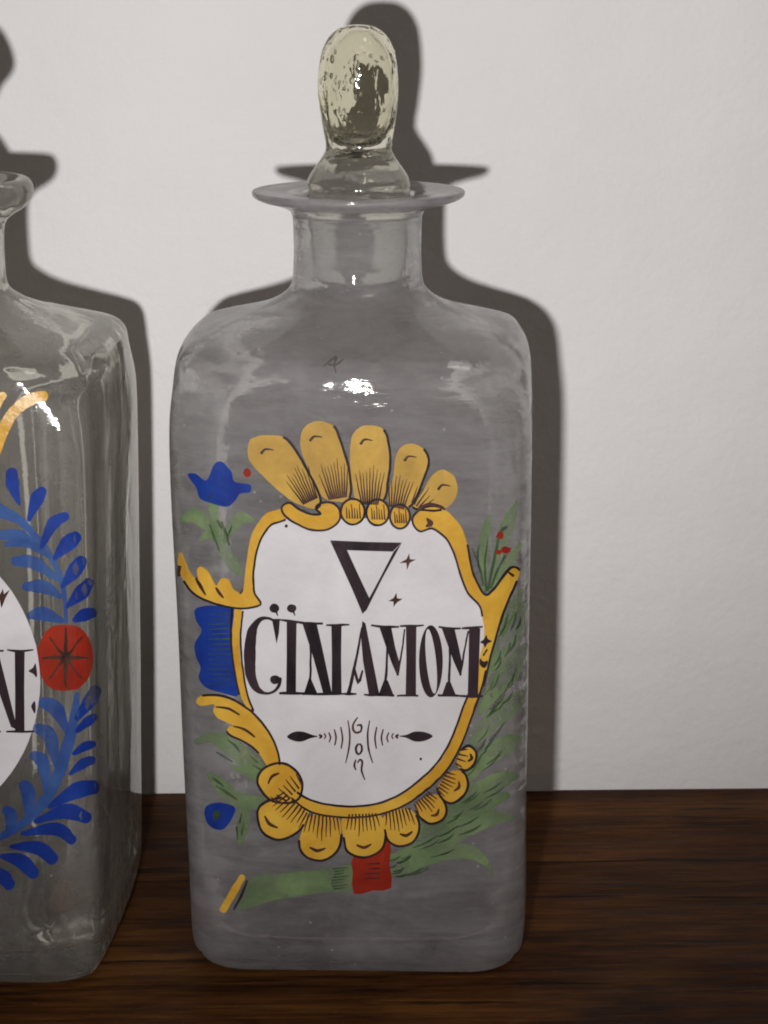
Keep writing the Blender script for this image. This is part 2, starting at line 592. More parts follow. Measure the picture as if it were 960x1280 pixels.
# ================================================================== bottle with the CINAMOM label
A_LOC = Vector((-0.0066, 0.599, 0.0))
rootA, bvhA, invA = make_bottle(A_LOC, -0.030, bottle_profile(-0.0014, sq=0.4), [M['glass_a'], M['glass_a_in']], 1.7, bx=0.0008)
tag(rootA, "square grey glass apothecary bottle lettered CINAMOM in a gold shell cartouche", "bottle")
P = Painter(bvhA, invA)

# foliage and flowers under the cartouche
def leafA(name, strokes, layer, mat):
    return P.build(name, strokes, layer, mat, rootA)

flower = leafA("tulip_flower", [blob([(235, 593), (245, 592), (258, 600), (268, 580), (277, 577), (289, 589), (293, 602), (313, 606), (312, 615),
                                      (300, 617), (293, 627), (284, 633), (268, 630), (251, 623), (245, 608)])], 1, M['blue'])
leafA("tulip_stem", [stroke([(265, 626), (270, 655), (279, 684), (292, 706), (300, 716)], [11, 13, 15, 15, 8])], 0, M['green'])
for nm, pts, w in [("tulip_leaf", [(227, 650), (243, 644), (258, 655), (270, 668)], [8, 17, 15, 6]),
                   ("tulip_leaf", [(252, 674), (260, 668), (268, 672)], [5, 11, 6]),
                   ("tulip_leaf", [(316, 650), (300, 648), (288, 662), (281, 676)], [6, 17, 13, 6])]:
    leafA(nm, [stroke(pts, w)], 0.25, M['green'])
leafA("stem_shading", [stroke([(262, 655), (268, 672), (274, 688)], [1.5, 3, 1.5]), stroke([(277, 652), (283, 668), (287, 681)], [2, 3.6, 2]),
                       stroke([(290, 656), (285, 670)], [1.5, 2.6]), stroke([(262, 622), (266, 616)], [3, 1.5]),
                       stroke([(272, 650), (277, 660)], [1.5, 2.5])], 1.6, M['green_dark'])
leafA("red_bud", [blob(ellipse(309, 591, 5, 6, 8))], 0.5, M['red'])
leafA("blue_scallop", [blob([(246, 760), (268, 757), (293, 762), (291, 794), (295, 829), (299, 868), (278, 866), (257, 859), (249, 847), (251, 835),
                             (244, 817), (245, 802), (252, 788), (244, 773)])], 0, M['blue'])
leafA("scallop_shading", [stroke([(262 + 3 * math.sin(k * 2.1), 768 + k * 6.2), (288, 766 + k * 6.4)], [0.8, 1.7], smooth=0) for k in range(0, 15)], 0.6, M['green_dark'])

for pts, w in [([(246, 927), (268, 922), (290, 934), (312, 952), (330, 962)], [8, 15, 22, 22, 12]),
               ([(262, 968), (276, 982), (292, 997), (312, 1003), (333, 1001)], [8, 17, 20, 18, 12]),
               ([(306, 1006), (305, 1025), (300, 1052)], [13, 17, 8]),
               ([(290, 958), (310, 966), (328, 976)], [5, 11, 10])]:
    leafA("acanthus_leaf", [stroke(pts, w)], 0.1, M['green'])
leafA("leaf_veins", [stroke([(284, 924), (294, 932), (300, 940)], [1, 3, 1]), stroke([(270, 940), (281, 946), (291, 952)], [1, 3, 1]),
                     stroke([(266, 972), (274, 978), (280, 984)], [1, 3, 1]), stroke([(270, 982), (283, 990), (297, 1000)], [1, 3.2, 1.5]),
                     stroke([(302, 1016), (300, 1028)], [1, 3]), stroke([(296, 1034), (297, 1050)], [2.5, 1]), stroke([(305, 1026), (302, 1044)], [1, 2]),
                     stroke([(312, 944), (322, 953)], [1, 2]), stroke([(316, 956), (326, 962)], [1, 2])], 0.8, M['green_dark'])
leafA("round_flower", [blob([(256, 1014), (260, 1006), (272, 1003), (290, 1007), (294, 1014), (288, 1026), (278, 1037), (265, 1034), (258, 1026)])], 0.5, M['blue'])
leafA("flower_centre", [blob(ellipse(271, 1019, 4.5, 6.5, 8))], 1.2, M['green_dark'])
leafA("green_band", [blob([(298, 1138), (305, 1110), (316, 1096), (360, 1091), (417, 1085), (440, 1082), (441, 1112), (400, 1116), (350, 1124), (322, 1131)])], 0, M['green'])
leafA("band_hatching", [stroke([(416 + 2 * math.sin(k), 1086 + 3.6 * k), (432 + 3 * math.cos(k * 2), 1084 + 3.6 * k)], [2.0, 0.8], smooth=0) for k in range(8)], 0.7, M['green_dark'])
leafA("gold_dash", [stroke([(303, 1096), (292, 1115), (279, 1137)], [7, 9.5, 9])], 0.6, M['gold'])
leafA("dash_shading", [stroke([(309, 1100), (302, 1119), (292, 1137)], [2, 3.5, 2])], 0.9, M['black'])
leafA("red_block", [blob([(443, 1066), (486, 1048), (487, 1080), (489, 1110), (466, 1113), (442, 1117), (441, 1090)], smooth=2)], 0.8, M['red'])
leafA("block_shading", [stroke([(457 + 4 * math.sin(k * 1.7), 1080 + 6 * k), (474, 1079 + 6 * k)], [1.0, 2.4], smooth=0) for k in range(4)], 1.6, M['brown'])

for pts, w in [([(488, 1092), (520, 1078), (556, 1064), (588, 1065), (606, 1077), (614, 1092)], [10, 18, 22, 17, 10, 4]),
               ([(490, 1072), (530, 1060), (575, 1036), (612, 1022), (640, 1022)], [10, 22, 26, 20, 6]),
               ([(520, 1044), (558, 1022), (600, 1006), (634, 994)], [12, 22, 24, 8]),
               ([(556, 1014), (594, 990), (628, 974), (646, 968)], [12, 22, 20, 6]),
               ([(584, 974), (606, 948), (634, 930), (650, 922)], [12, 22, 22, 6]),
               ([(590, 930), (614, 902), (640, 880), (654, 864)], [10, 22, 22, 6]),
               ([(600, 890), (622, 858), (642, 832), (656, 806)], [8, 22, 22, 6]),
               ([(610, 842), (626, 812), (644, 782), (656, 754)], [8, 20, 20, 6]),
               ([(628, 790), (640, 762), (652, 738)], [8, 14, 5]),
               ([(606, 736), (604, 700), (606, 668), (612, 645)], [5, 12, 14, 5]),
               ([(612, 736), (622, 694), (634, 656), (646, 629)], [5, 13, 16, 6]),
               ([(618, 732), (634, 706), (650, 680)], [5, 12, 5])]:
    leafA("feathered_leaf", [stroke(pts, w, jit=2.2)], 0.0 + random.random() * .4, M['green'])
rv = random.Random(3)
vein = []
for (x, y, dx, dy) in [(500, 1078, 20, -9), (520, 1062, 24, -12), (545, 1050, 22, -12), (570, 1040, 26, -12), (560, 1026, 20, -14), (585, 1014, 22, -14),
                       (575, 1000, 18, -14), (600, 994, 20, -12), (588, 968, 15, -18), (606, 960, 18, -16), (600, 932, 14, -20), (618, 922, 16, -18),
                       (606, 896, 12, -20), (622, 880, 14, -18), (612, 868, 12, -22), (632, 858, 10, -20), (616, 834, 10, -22), (632, 820, 9, -22),
                       (628, 796, 8, -22), (640, 790, 6, -20), (612, 890, 16, -16), (596, 946, 14, -18), (540, 1072, 24, -8), (512, 1090, 20, -8),
                       (488, 1086, 14, -5), (488, 1094, 12, -3), (490, 1078, 14, -6)]:
    for k in range(2):
        ox, oy = rv.uniform(-7, 7), rv.uniform(-5, 5)
        q = rv.uniform(.6, 1.3)
        vein.append(stroke([(x + ox, y + oy), (x + ox + dx * q * .5 + 1.5, y + oy + dy * q * .5 + 1), (x + ox + dx * q, y + oy + dy * q)], [0.9, rv.uniform(1.6, 3.2), 0.7]))
leafA("leaf_veins", vein, 0.9, M['green_dark'])
leafA("grass_stems", [stroke([(604, 732), (600, 710), (590, 685)], [2, 2.6, 1]), stroke([(608, 738), (606, 706), (610, 672)], [3, 3, 1]),
                      stroke([(610, 738), (616, 706), (624, 668)], [3, 3.6, 2]), stroke([(613, 736), (622, 712), (632, 694)], [2, 3, 2]),
                      stroke([(600, 716), (597, 694), (600, 680)], [1.6, 2.4, 1]), stroke([(620, 672), (628, 662), (634, 658)], [2, 4, 2])], 0.9, M['green_dark'])
for c in ((625, 669, 4, 5), (632, 687, 6, 4.5), (623, 690, 4, 3)):
    leafA("red_berry", [blob(ellipse(*c, 8))], 1.2, M['red'])

# white field of the cartouche and everything painted on it
label = P.build("painted_label", [blob([(357, 647), (340, 653), (326, 668), (317, 690), (314, 718), (316, 742), (312, 756), (300, 764), (297, 794), (299, 829), (306, 868),
                                        (316, 888), (335, 915), (347, 940), (354, 962), (366, 992), (385, 1004), (415, 1010), (450, 1011), (476, 1007), (503, 998),
                                        (530, 978), (547, 962), (563, 940), (578, 907), (590, 875), (600, 835), (607, 800), (606, 770), (600, 755), (586, 742),
                                        (577, 716), (569, 690), (559, 670), (542, 657), (520, 652), (500, 650), (470, 648), (441, 648), (422, 650), (404, 656), (384, 656)], smooth=3)],
                2.0, M['white'], rootA)

def goldp(name, pts, layer=3.0, mat='gold', smooth=5, outline=None, w=2.6):
    P.build(name, [blob(pts, smooth)], layer, M[mat], label)
    if outline is not False:
        o = catmull(pts, smooth, True)
        sel = outline or [(0, len(pts))]
        for a, b in sel:
            seg = [o[(i) % len(o)] for i in range(a * smooth, b * smooth + 1)]
            LINES.append(stroke(seg[::2] + [seg[-1]], w, smooth=2, cap=False))
LINES = []

# shell petals on top of the cartouche
petals = [
    ([(311, 573), (311, 554), (316, 547), (332, 544), (354, 546), (368, 560), (384, 587), (400, 620), (396, 635), (373, 630), (352, 616), (324, 590)], (392, 634), (333, 561)),
    ([(376, 560), (377, 541), (385, 530), (400, 526), (417, 532), (425, 549), (433, 573), (438, 597), (437, 622), (424, 627), (403, 620), (387, 589)], (424, 632), (394, 545)),
    ([(437, 572), (440, 546), (450, 534), (465, 531), (480, 537), (486, 555), (488, 577), (485, 600), (480, 624), (462, 626), (445, 624), (440, 600)], (462, 640), (457, 549)),
    ([(492, 594), (494, 572), (502, 558), (515, 554), (530, 561), (536, 576), (532, 592), (520, 622), (511, 633), (496, 632), (485, 626), (488, 608)], (494, 642), (512, 570)),
    ([(527, 617), (540, 594), (555, 587), (568, 596), (572, 612), (566, 628), (552, 637), (530, 637), (516, 633)], (518, 636), (554, 606)),
]
hatch = []
for i, (pts, base, hook) in enumerate(petals):
    goldp("shell_petal", pts, 3.0 + .25 * (i % 2), 'gold_pale', outline=[(4, 8)] if i < 4 else [(6, 8)], w=3.0)
    xs = [p[0] for p in pts]; ys = [p[1] for p in pts]
    tipx, tipy = sum(xs) / len(xs), min(ys) + 6
    dx, dy = tipx - base[0], tipy - base[1]
    ln = math.hypot(dx, dy)
    px, py = -dy / ln, dx / ln
    width = (19, 22, 21, 18, 15)[i]
    nl = (9, 10, 9, 8, 5)[i]
    for k in range(nl):
        s = (k / (nl - 1) - .5) * 2
        b0 = (base[0] + dx * .10 + px * s * width * .48, base[1] + dy * .10 + py * s * width * .48)
        fr = .58 - .10 * abs(s) + random.uniform(-.06, .06)
        b1 = (base[0] + dx * fr + px * s * width * .86, base[1] + dy * fr + py * s * width * .86)
        hatch.append(stroke([b0, ((b0[0] + b1[0]) / 2, (b0[1] + b1[1]) / 2), b1], [2.4, 1.6, 0.6], jit=.6))
    hx, hy = hook
    hatch.append(stroke([(hx - 6, hy + 5), (hx - 1, hy), (hx + 9, hy + 1)], [3.4, 2.6, 1.0]))
P.build("petal_hatching", hatch, 4.4, M['brown'], label)

# scrolls, beads and frame
goldp("frame_scroll", [(352, 634), (362, 628), (373, 636), (388, 642), (401, 642), (395, 635), (400, 629), (414, 628), (424, 636), (424, 650), (410, 661), (390, 662), (372, 655), (358, 646)], 3.8)
goldp("frame_side", [(362, 634), (345, 637), (329, 645), (315, 668), (308, 703), (304, 738), (300, 741), (292, 736), (286, 724), (276, 723), (270, 732), (262, 716), (252, 708), (247, 712),
                     (248, 724), (238, 716), (231, 700), (226, 690), (224, 704), (231, 726), (248, 745), (276, 756), (303, 760), (326, 755), (319, 742), (317, 720), (320, 694), (327, 672), (340, 655), (357, 649)],
      3.3, smooth=4, outline=[(19, 29)])
hatch = [stroke([(246, 722), (252, 733), (258, 743)], [2, 4, 1.5]), stroke([(270, 734), (275, 741), (280, 747)], [2, 3.6, 1.5]), stroke([(226, 708), (225, 720)], [4, 2]), stroke([(300, 742), (304, 736)], [2, 1])]
P.build("frame_side", [stroke([(298, 762), (295, 794), (297, 829), (304, 865), (312, 886)], [10, 9, 9, 8, 4])], 3.2, M['gold'], label)
LINES += [stroke([(290, 761), (289, 794), (292, 829), (299, 867)], 2.4), stroke([(304, 764), (301, 794), (303, 829), (309, 866), (317, 888)], 2.4)]
goldp("frame_leaf", [(246, 876), (254, 869), (281, 870), (308, 884), (327, 902), (343, 927), (350, 955), (336, 958), (324, 941), (308, 928), (291, 920), (283, 913), (288, 907), (292, 906),
                     (274, 898), (267, 889), (268, 880), (252, 882)], 3.5, smooth=4, outline=[(1, 6), (8, 11)])
hatch += [stroke([(270, 883), (286, 885), (300, 893)], [1.5, 3.2, 2]), stroke([(292, 907), (306, 911), (319, 921)], [1.5, 3.2, 2])]
# lower shells
shells = [
    ([(322, 978), (329, 961), (350, 953), (368, 961), (378, 978), (374, 997), (360, 1003), (338, 999)], (369, 996), (341, 971), [(0, 8)]),
    ([(322, 1014), (332, 1002), (352, 996), (370, 993), (386, 1012), (380, 1030), (368, 1042), (348, 1049), (328, 1039)], (374, 998), (338, 1028), [(5, 9), (0, 2)]),
    ([(374, 1050), (386, 1022), (404, 1016), (422, 1020), (427, 1042), (421, 1064), (402, 1075), (381, 1069)], (404, 1012), (397, 1061), [(4, 8)]),
    ([(430, 1046), (428, 1022), (450, 1016), (475, 1018), (482, 1040), (477, 1061), (456, 1071), (435, 1064)], (453, 1010), (455, 1057), [(4, 8)]),
    ([(481, 1036), (480, 1020), (504, 1010), (520, 1018), (524, 1036), (516, 1052), (499, 1057), (485, 1050)], (496, 1006), (508, 1042), [(3, 8)]),
    ([(520, 1012), (522, 1002), (538, 993), (551, 995), (558, 1011), (553, 1024), (539, 1029), (527, 1023)], (524, 994), (545, 1016), [(3, 8)]),
    ([(547, 984), (560, 966), (577, 963), (585, 977), (580, 993), (566, 1003), (554, 999)], (548, 974), (572, 983), [(2, 7)]),
    ([(571, 952), (577, 937), (587, 932), (595, 940), (593, 953), (584, 962), (575, 960)], (570, 944), (588, 947), [(1, 6)]),
]
for i, (pts, base, hook, ol) in enumerate(shells):
    goldp("shell_lobe", pts, 3.1 + .3 * (i % 2), 'gold', outline=ol, w=3.0)
    cx, cy = sum(p[0] for p in pts) / len(pts), sum(p[1] for p in pts) / len(pts)
    dx, dy = cx - base[0], cy - base[1]
    ln = math.hypot(dx, dy)
    px, py = -dy / ln, dx / ln
    size = max(max(p[0] for p in pts) - min(p[0] for p in pts), max(p[1] for p in pts) - min(p[1] for p in pts))
    nl = (7, 9, 9, 9, 8, 7, 7, 4)[i]
    for k in range(nl):
        s = (k / (nl - 1) - .5) * 2
        h = size * .40
        b0 = (base[0] + dx * .22 + px * s * h * .75, base[1] + dy * .22 + py * s * h * .75)
        fr = 1.0 + random.uniform(-.12, .18) - .2 * abs(s)
        b1 = (base[0] + dx * fr + px * s * h * .95, base[1] + dy * fr + py * s * h * .95)
        hatch.append(stroke([b0, ((b0[0] + b1[0]) / 2, (b0[1] + b1[1]) / 2), b1], [2.4, 1.8, 0.8], jit=.6))
    ux, uy = dx / ln, dy / ln
    hx, hy = hook
    q = size * .17
    hatch.append(stroke([(hx - px * q - ux * 2, hy - py * q - uy * 2), (hx + ux * 1.5, hy + uy * 1.5), (hx + px * q - ux * 2, hy + py * q - uy * 2)], [1.8, 4.0, 1.8]))
P.build("frame_band", [stroke([(367, 994), (388, 1007), (416, 1013), (447, 1014), (474, 1010), (501, 1000), (528, 981), (553, 957), (570, 927), (584, 890), (592, 865), (599, 840)],
                              [8, 13, 13, 13, 13, 13, 12, 12, 12, 12, 11, 10])], 3.9, M['gold'], label)
LINES += [stroke([(372, 990), (390, 1000), (416, 1006), (447, 1007), (474, 1003), (499, 993), (524, 975), (547, 952), (564, 923), (578, 886), (586, 866)], 2.6),
          stroke([(365, 997), (386, 1013), (416, 1020), (447, 1021), (476, 1017), (505, 1006), (533, 987), (559, 961), (577, 929), (590, 894), (600, 866), (607, 838)], 2.4)]
goldp("frame_fork", [(555, 636), (575, 656), (584, 680), (590, 712), (600, 735), (610, 743), (625, 725), (638, 709), (648, 712), (645, 726), (636, 746), (628, 767), (619, 797), (611, 828),
                     (604, 857), (594, 868), (592, 850), (600, 820), (605, 795), (603, 770), (598, 755), (585, 741), (575, 716), (567, 690), (557, 672), (540, 660), (527, 664), (518, 658), (516, 646), (526, 636), (540, 632)],
      3.4, smooth=4, outline=[(2, 8), (9, 14), (19, 31)])
hatch += [stroke([(534, 648), (538, 654), (533, 657)], [3, 7, 3]), stroke([(634, 714), (640, 719)], [2, 4]), stroke([(520, 640), (534, 630), (550, 633), (556, 637)], [2, 3.6, 4.4, 2])]
for c in ((441, 639, 15, 16), (472, 640, 14, 16.5), (500, 645, 12.5, 15)):
    goldp("frame_bead", ellipse(*c, 10), 4.0, 'gold', w=2.8)
    for k in range(6):
        x = c[0] - c[2] * .55 + k * c[2] * .22
        hatch.append(stroke([(x, c[1] - 6 + 4 * math.sin(k * 2.2)), (x + 1.2, c[1] + c[3] * .55)], [1.0, 2.0], smooth=0))
P.build("frame_outline", LINES, 4.7, M['black'], label)
P.build("shell_hatching", hatch, 5.2, M['brown'], label)

# ---- lettering on the white field
def letter(name, pieces, mat='black'):
    P.build(name, pieces, 5.6, M[mat], label)

def quad(*p):
    return blob(list(p), smooth=0, jit=0.35)

letter("triangle_mark", [quad((413, 675), (458, 677), (502, 678), (491, 689), (460, 688), (433, 687)),
                         quad((413, 675.5), (434, 687.6), (448, 718), (462, 748), (453, 766), (440, 735)),
                         quad((492, 689.5), (502, 678.5), (478, 722), (458, 762), (453, 766.5), (461, 748), (476, 720))])
for cx, cy, s in ((510, 701, 1.0), (494, 749, .85)):
    letter("star_mark", [blob([(cx - 10 * s, cy + 2), (cx - 2, cy - 2), (cx + 2 * s, cy - 10 * s), (cx + 2.5, cy - 2), (cx + 10 * s, cy - 2), (cx + 2.5, cy + 2.5), (cx - 2 * s, cy + 11 * s), (cx - 2, cy + 2.5)], smooth=2, jit=1.4)], 'brown')
for x in (343.5, 365):
    letter("umlaut_dot", [blob(ellipse(x, 760, 6.2, 5.6, 9), jit=1.2), stroke([(x + 2, 764), (x + 4, 769)], [3, 1.2])])
letter("letter_c", [stroke([(346, 778), (336, 772), (325, 774), (316, 787), (313, 806), (312.5, 824), (314, 844), (321, 860), (332, 866), (342, 864), (349, 856), (350, 848)],
                           [2.6, 3, 6, 11, 14, 14, 13, 8, 3.4, 3.2, 4, 5]),
                    blob(ellipse(344, 849, 6, 5.4, 9)), quad((340, 773), (350, 773), (349, 790), (346, 804), (343, 788))])
letter("letter_i", [quad((358.5, 776), (371, 777), (370.5, 820), (370, 866), (358, 866), (358.5, 820)),
                    stroke([(349, 774), (364, 776), (384, 778)], [1.6, 3.4, 1.6]), stroke([(350, 866), (364, 866), (380, 866)], [2.6, 4, 2.6])])
letter("letter_n", [quad((378, 778), (396, 779), (403, 810), (415, 866), (404, 866), (392, 822)),
                    stroke([(388, 800), (388.5, 830), (387, 864)], [2, 2.6, 3.4]), quad((380, 866.5), (386, 848), (389, 848), (397, 866.5)),
                    quad((414.5, 782), (427, 782), (426.5, 824), (427, 866), (414.8, 866), (415, 822)),
                    stroke([(376, 778), (390, 778.5), (403, 779)], 2.6), stroke([(408, 781), (422, 781), (437, 780)], [1.8, 3.2, 1.4]), stroke([(378, 867), (402, 867), (430, 867)], [2, 3, 2])])
letter("letter_a", [quad((453, 776), (457, 779), (464, 815), (474, 867), (461, 867), (454, 826), (451, 793)),
                    stroke([(452, 784), (447, 815), (440, 848), (436, 866)], [2, 3, 4, 5]), stroke([(443, 834), (448, 853), (453, 838)], [2.4, 4, 2.2], smooth=3),
                    stroke([(429, 867), (437, 867), (446, 867)], [2, 3, 1.6]), stroke([(455, 867.5), (466, 868), (480, 868)], [1.8, 3.2, 2.2])])
letter("letter_m", [quad((474, 783), (489, 783), (494, 808), (499, 826), (496.5, 844), (489, 826), (481, 803)), stroke([(484, 796), (483.5, 830), (481, 864)], [2.2, 2.8, 3.6]),
                    stroke([(497, 843), (502, 815), (506, 786)], [2.6, 2.2, 2]), quad((507.5, 783), (520.5, 783), (520, 825), (520, 868), (507, 868), (507.8, 825)),
                    stroke([(464, 781), (480, 783), (499, 783)], [2, 3, 2]), stroke([(500, 782), (514, 782), (530, 781)], [2, 3, 1.6]),
                    quad((473, 868), (480, 850), (485, 850), (492, 868)), stroke([(470, 868), (492, 868.5)], 2.6, smooth=0), stroke([(496, 869), (512, 868.5), (523, 869)], [2, 3, 2])])
o_c = (538.5, 826)
ring_v, ring_f = [], []
for k in range(40):
    th = 2 * math.pi * k / 40
    ring_v.append((o_c[0] + 14.8 * math.cos(th), o_c[1] + 45 * math.sin(th)))
    tw = 0.10
    ex, ey = 6.2 * math.cos(th), 40.5 * math.sin(th)
    ring_v.append((o_c[0] + 0.4 + ex + ey * tw, o_c[1] + ey))
for k in range(40):
    a, b = 2 * k, 2 * ((k + 1) % 40)
    ring_f.append((a, b, b + 1, a + 1))
letter("letter_o", [(ring_v, ring_f)])
letter("letter_m", [quad((552, 785), (568, 785), (573, 808), (577, 826), (575, 844), (567, 826), (559, 804)), stroke([(562, 798), (562, 830), (560, 865)], [2.2, 2.8, 3.4]),
                    stroke([(575.5, 843), (580, 815), (585, 788)], [2.6, 2.2, 2]), quad((586, 785), (600, 785), (598.5, 825), (597, 870), (584.5, 869), (585.5, 825)),
                    stroke([(548, 783), (560, 785), (576, 785)], [2, 3, 2]), stroke([(577, 785), (590, 784), (603, 783)], [2, 3, 1.8]),
                    quad((552, 869), (558, 852), (563, 852), (570, 869)), stroke([(548, 868.5), (572, 869)], 2.6, smooth=0), stroke([(572, 869), (590, 870), (603, 870)], [2, 3, 2])])
letter("colon_mark", [blob([(600, 802), (605, 798), (608, 793), (610, 798), (614, 801), (609, 804), (606, 809), (604, 804)], jit=1), stroke([(609, 811), (604, 819)], 2, smooth=0),
                      blob([(600, 822), (604, 826), (609, 825), (608, 831), (604, 834), (599, 829)], jit=1)])
for pts in ([(359, 920), (368, 914.5), (379, 914), (390, 918), (397, 920), (388, 922), (377, 926), (367, 925)], [(499, 919.5), (508, 918), (518, 914), (530, 914.5), (541, 919.5), (531, 925), (519, 926), (508, 921.5)]):
    letter("lens_flourish", [blob(pts, jit=.3)])
ar = []
for sgn, c in ((1, 448), (-1, 449)):
    for d, h0, h1, w in ((47.5, 918, 921.5, 3.4), (42, 916, 923, 1.6), (36, 915, 927, 2.0), (29, 911, 931, 2.2), (21, 908, 935, 2.2)):
        x = c - sgn * d
        ar.append(stroke([(x - sgn * 1, h0), (x + sgn * 1.2, (h0 + h1) / 2), (x - sgn * .5, h1)], [w * .7, w, w * .7], jit=.2))
    x = c - sgn * 12
    ar.append(stroke([(x - sgn * 1, 900), (x + sgn * 1.4, 918), (x, 936), (x - sgn * 4 if sgn > 0 else x + 5, 953)], [1.4, 2.2, 2.2, 1.2], jit=.2))
letter("arc_flourish", ar, 'brown')
letter("letter_g", [stroke([(447, 896), (442, 904), (441.5, 911), (445, 915), (451, 913), (451.5, 906), (446, 906)], [1.4, 2.4, 2.8, 2.2, 2.4, 2.6, 1.4], jit=.2)], 'brown')
letter("letter_o", [stroke([(448, 929), (445, 934), (446, 940), (449, 942), (452, 938), (452, 932), (449, 929)], [2, 3, 3, 2, 3, 2.6, 2], jit=.2, cap=False)], 'brown')
letter("script_tail", [stroke([(445, 949), (443, 956), (445, 962)], [1.6, 2.6, 1.4], jit=.2), stroke([(447, 953), (450, 949), (453, 952), (452, 962), (456, 974)], [1.6, 2, 2.6, 2.4, 1.2], jit=.2)], 'brown')
for c in ((358, 657, 2, 2), (526, 948, 1.6, 1.6)):
    P.build("label_speck", [blob(ellipse(*c, 7), jit=.1)], 5.4, M['brown'], label)
P.build("grey_squiggle", [stroke([(404, 459), (412, 452), (420, 447), (418, 456), (420, 466)], [1.2, 3, 3.4, 2.4, 1.4]), stroke([(410, 456), (420, 456), (429, 449)], [2, 3, 1.2])], 0.5, M['grey'], rootA)  # small thin grey squiggle on the glass above the cartouche

# ================================================================== neighbouring bottle with blue scrolls
B_LOC = Vector((-0.1106, 0.593, 0.0))
rootB, bvhB, invB = make_bottle(B_LOC, -0.042, bottle_profile(0.0, sq=1.0, wall_t=0.0042, neck=1.03, collar=0.0016, corner=0.5, ic=2.1, funnel=True), [M['glass_b'], M['glass_b_in']], 12.4)
tag(rootB, "clear square glass bottle with blue leaf scrolls and red flower around white oval", "bottle")
Q = Painter(bvhB, invB)
MX = -176.0        # mirror axis (twice the middle of that bottle's face)

def leafB(name, pts, w, mat, layer=0.0, mirror=True):
    if name == "blue_leaf":
        w = [q * 1.26 for q in w]
    Q.build(name, [stroke(pts, w)], layer, M[mat], rootB)
    if mirror:
        Q.build(name, [stroke([(MX - x, y) for x, y in pts], w)], layer, M[mat], rootB)

oval = Q.build("painted_label", [blob([(MX / 2 + 133 * math.cos(t) * (1 + .04 * math.cos(2 * t)), 852 + 176 * math.sin(t)) for t in [2 * math.pi * k / 36 for k in range(36)]], smooth=2, step=11)],
               1.6, M['white'], rootB)
leafB("leaf_stem", [(-20, 618), (8, 638), (38, 664), (61, 691), (76, 723), (81, 749), (83, 778)], [3, 7, 8, 8, 7, 6, 4], 'blue_pale', 0.2)
for pts, w in [([(15, 590), (16, 606), (24, 630)], [11, 13, 3]), ([(53, 613), (46, 624), (36, 650)], [9, 13, 4]), ([(82, 645), (66, 655), (52, 684)], [9, 12, 4]),
               ([(95, 671), (84, 680), (68, 698)], [12, 15, 4]), ([(102, 700), (94, 712), (78, 733)], [10, 15, 4]), ([(111, 728), (101, 741), (84, 758)], [10, 14, 4]),
               ([(115, 766), (104, 769), (93, 775)], [10, 12, 5])]:
    leafB("blue_leaf", pts, w, 'blue', 0.5)
for pts, w in [([(-12, 640), (14, 644), (40, 662)], [8, 11, 4]), ([(-6, 669), (24, 670), (50, 685)], [8, 12, 4]), ([(8, 680), (34, 679), (62, 696)], [5, 9, 4]),
               ([(18, 701), (44, 704), (71, 724)], [9, 13, 4]), ([(32, 733), (56, 734), (76, 746)], [9, 13, 4]), ([(38, 769), (54, 767), (78, 776)], [8, 14, 5])]:
    leafB("blue_leaf", pts, w, 'blue_pale', 0.45)
for mir in (False, True):
    f = (lambda x: MX - x) if mir else (lambda x: x)
    fl = Q.build("red_flower", [blob([(f(81 + 35 * math.cos(t)), 822 + 43 * math.sin(t) * (1 - .05 * math.cos(4 * t))) for t in [2 * math.pi * k / 18 for k in range(18)]], smooth=3)], 1.0, M['red'], rootB)
    ln = [stroke([(f(82 + 3 * math.cos(t)), 822 + 3 * math.sin(t)), (f(82 + 14 * math.cos(t)), 822 + 17 * math.sin(t)), (f(82 + 29 * math.cos(t)), 822 + 38 * math.sin(t))], [6, 4.5 if k % 2 == 0 else 2.4, 2], jit=1.4)
          for k, t in enumerate([math.pi * q / 4 for q in range(8)])]
    Q.build("flower_lines", ln, 1.6, M['brown'], fl)
leafB("leaf_stem", [(96, 868), (92, 900), (82, 940), (63, 990), (32, 1026), (-4, 1048), (-50, 1062)], [6, 12, 15, 14, 12, 9, 4], 'blue_pale', 0.2)
for pts, w in [([(120, 862), (112, 876), (96, 898)], [10, 13, 5]), ([(117, 896), (108, 903), (96, 914)], [7, 9, 4]), ([(116, 930), (106, 933), (92, 942)], [7, 9, 4]),
               ([(115, 950), (104, 954), (88, 967)], [8, 10, 4]), ([(117, 984), (96, 988), (62, 1008)], [13, 16, 5]), ([(108, 1022), (82, 1014), (44, 1027)], [12, 15, 4]),
               ([(90, 1050), (70, 1036), (28, 1042)], [10, 13, 4]), ([(66, 1074), (48, 1060), (14, 1058)], [12, 14, 4]), ([(42, 1092), (26, 1076), (2, 1070)], [12, 14, 5]), ([(12, 1106), (2, 1094), (-14, 1082)], [12, 13, 5])]:
    leafB("blue_leaf", pts, w, 'blue', 0.5)
for pts, w in [([(53, 878), (70, 886), (84, 915)], [10, 15, 5]), ([(46, 910), (62, 920), (70, 956)], [10, 15, 5]), ([(42, 944), (54, 954), (58, 988)], [9, 14, 5]),
               ([(30, 980), (36, 994), (34, 1020)], [10, 14, 5]), ([(8, 1012), (14, 1020), (10, 1040)], [9, 12, 5])]:
    leafB("blue_leaf", pts, w, 'blue_pale', 0.45)
leafB("gold_scroll", [(55, 495), (38, 499), (18, 514), (4, 538), (-6, 570)], [13, 15, 14, 14, 10], 'gold', 0.4)
leafB("gold_scroll", [(4, 494), (-10, 512), (-24, 550)], [10, 16, 12], 'gold', 0.9)
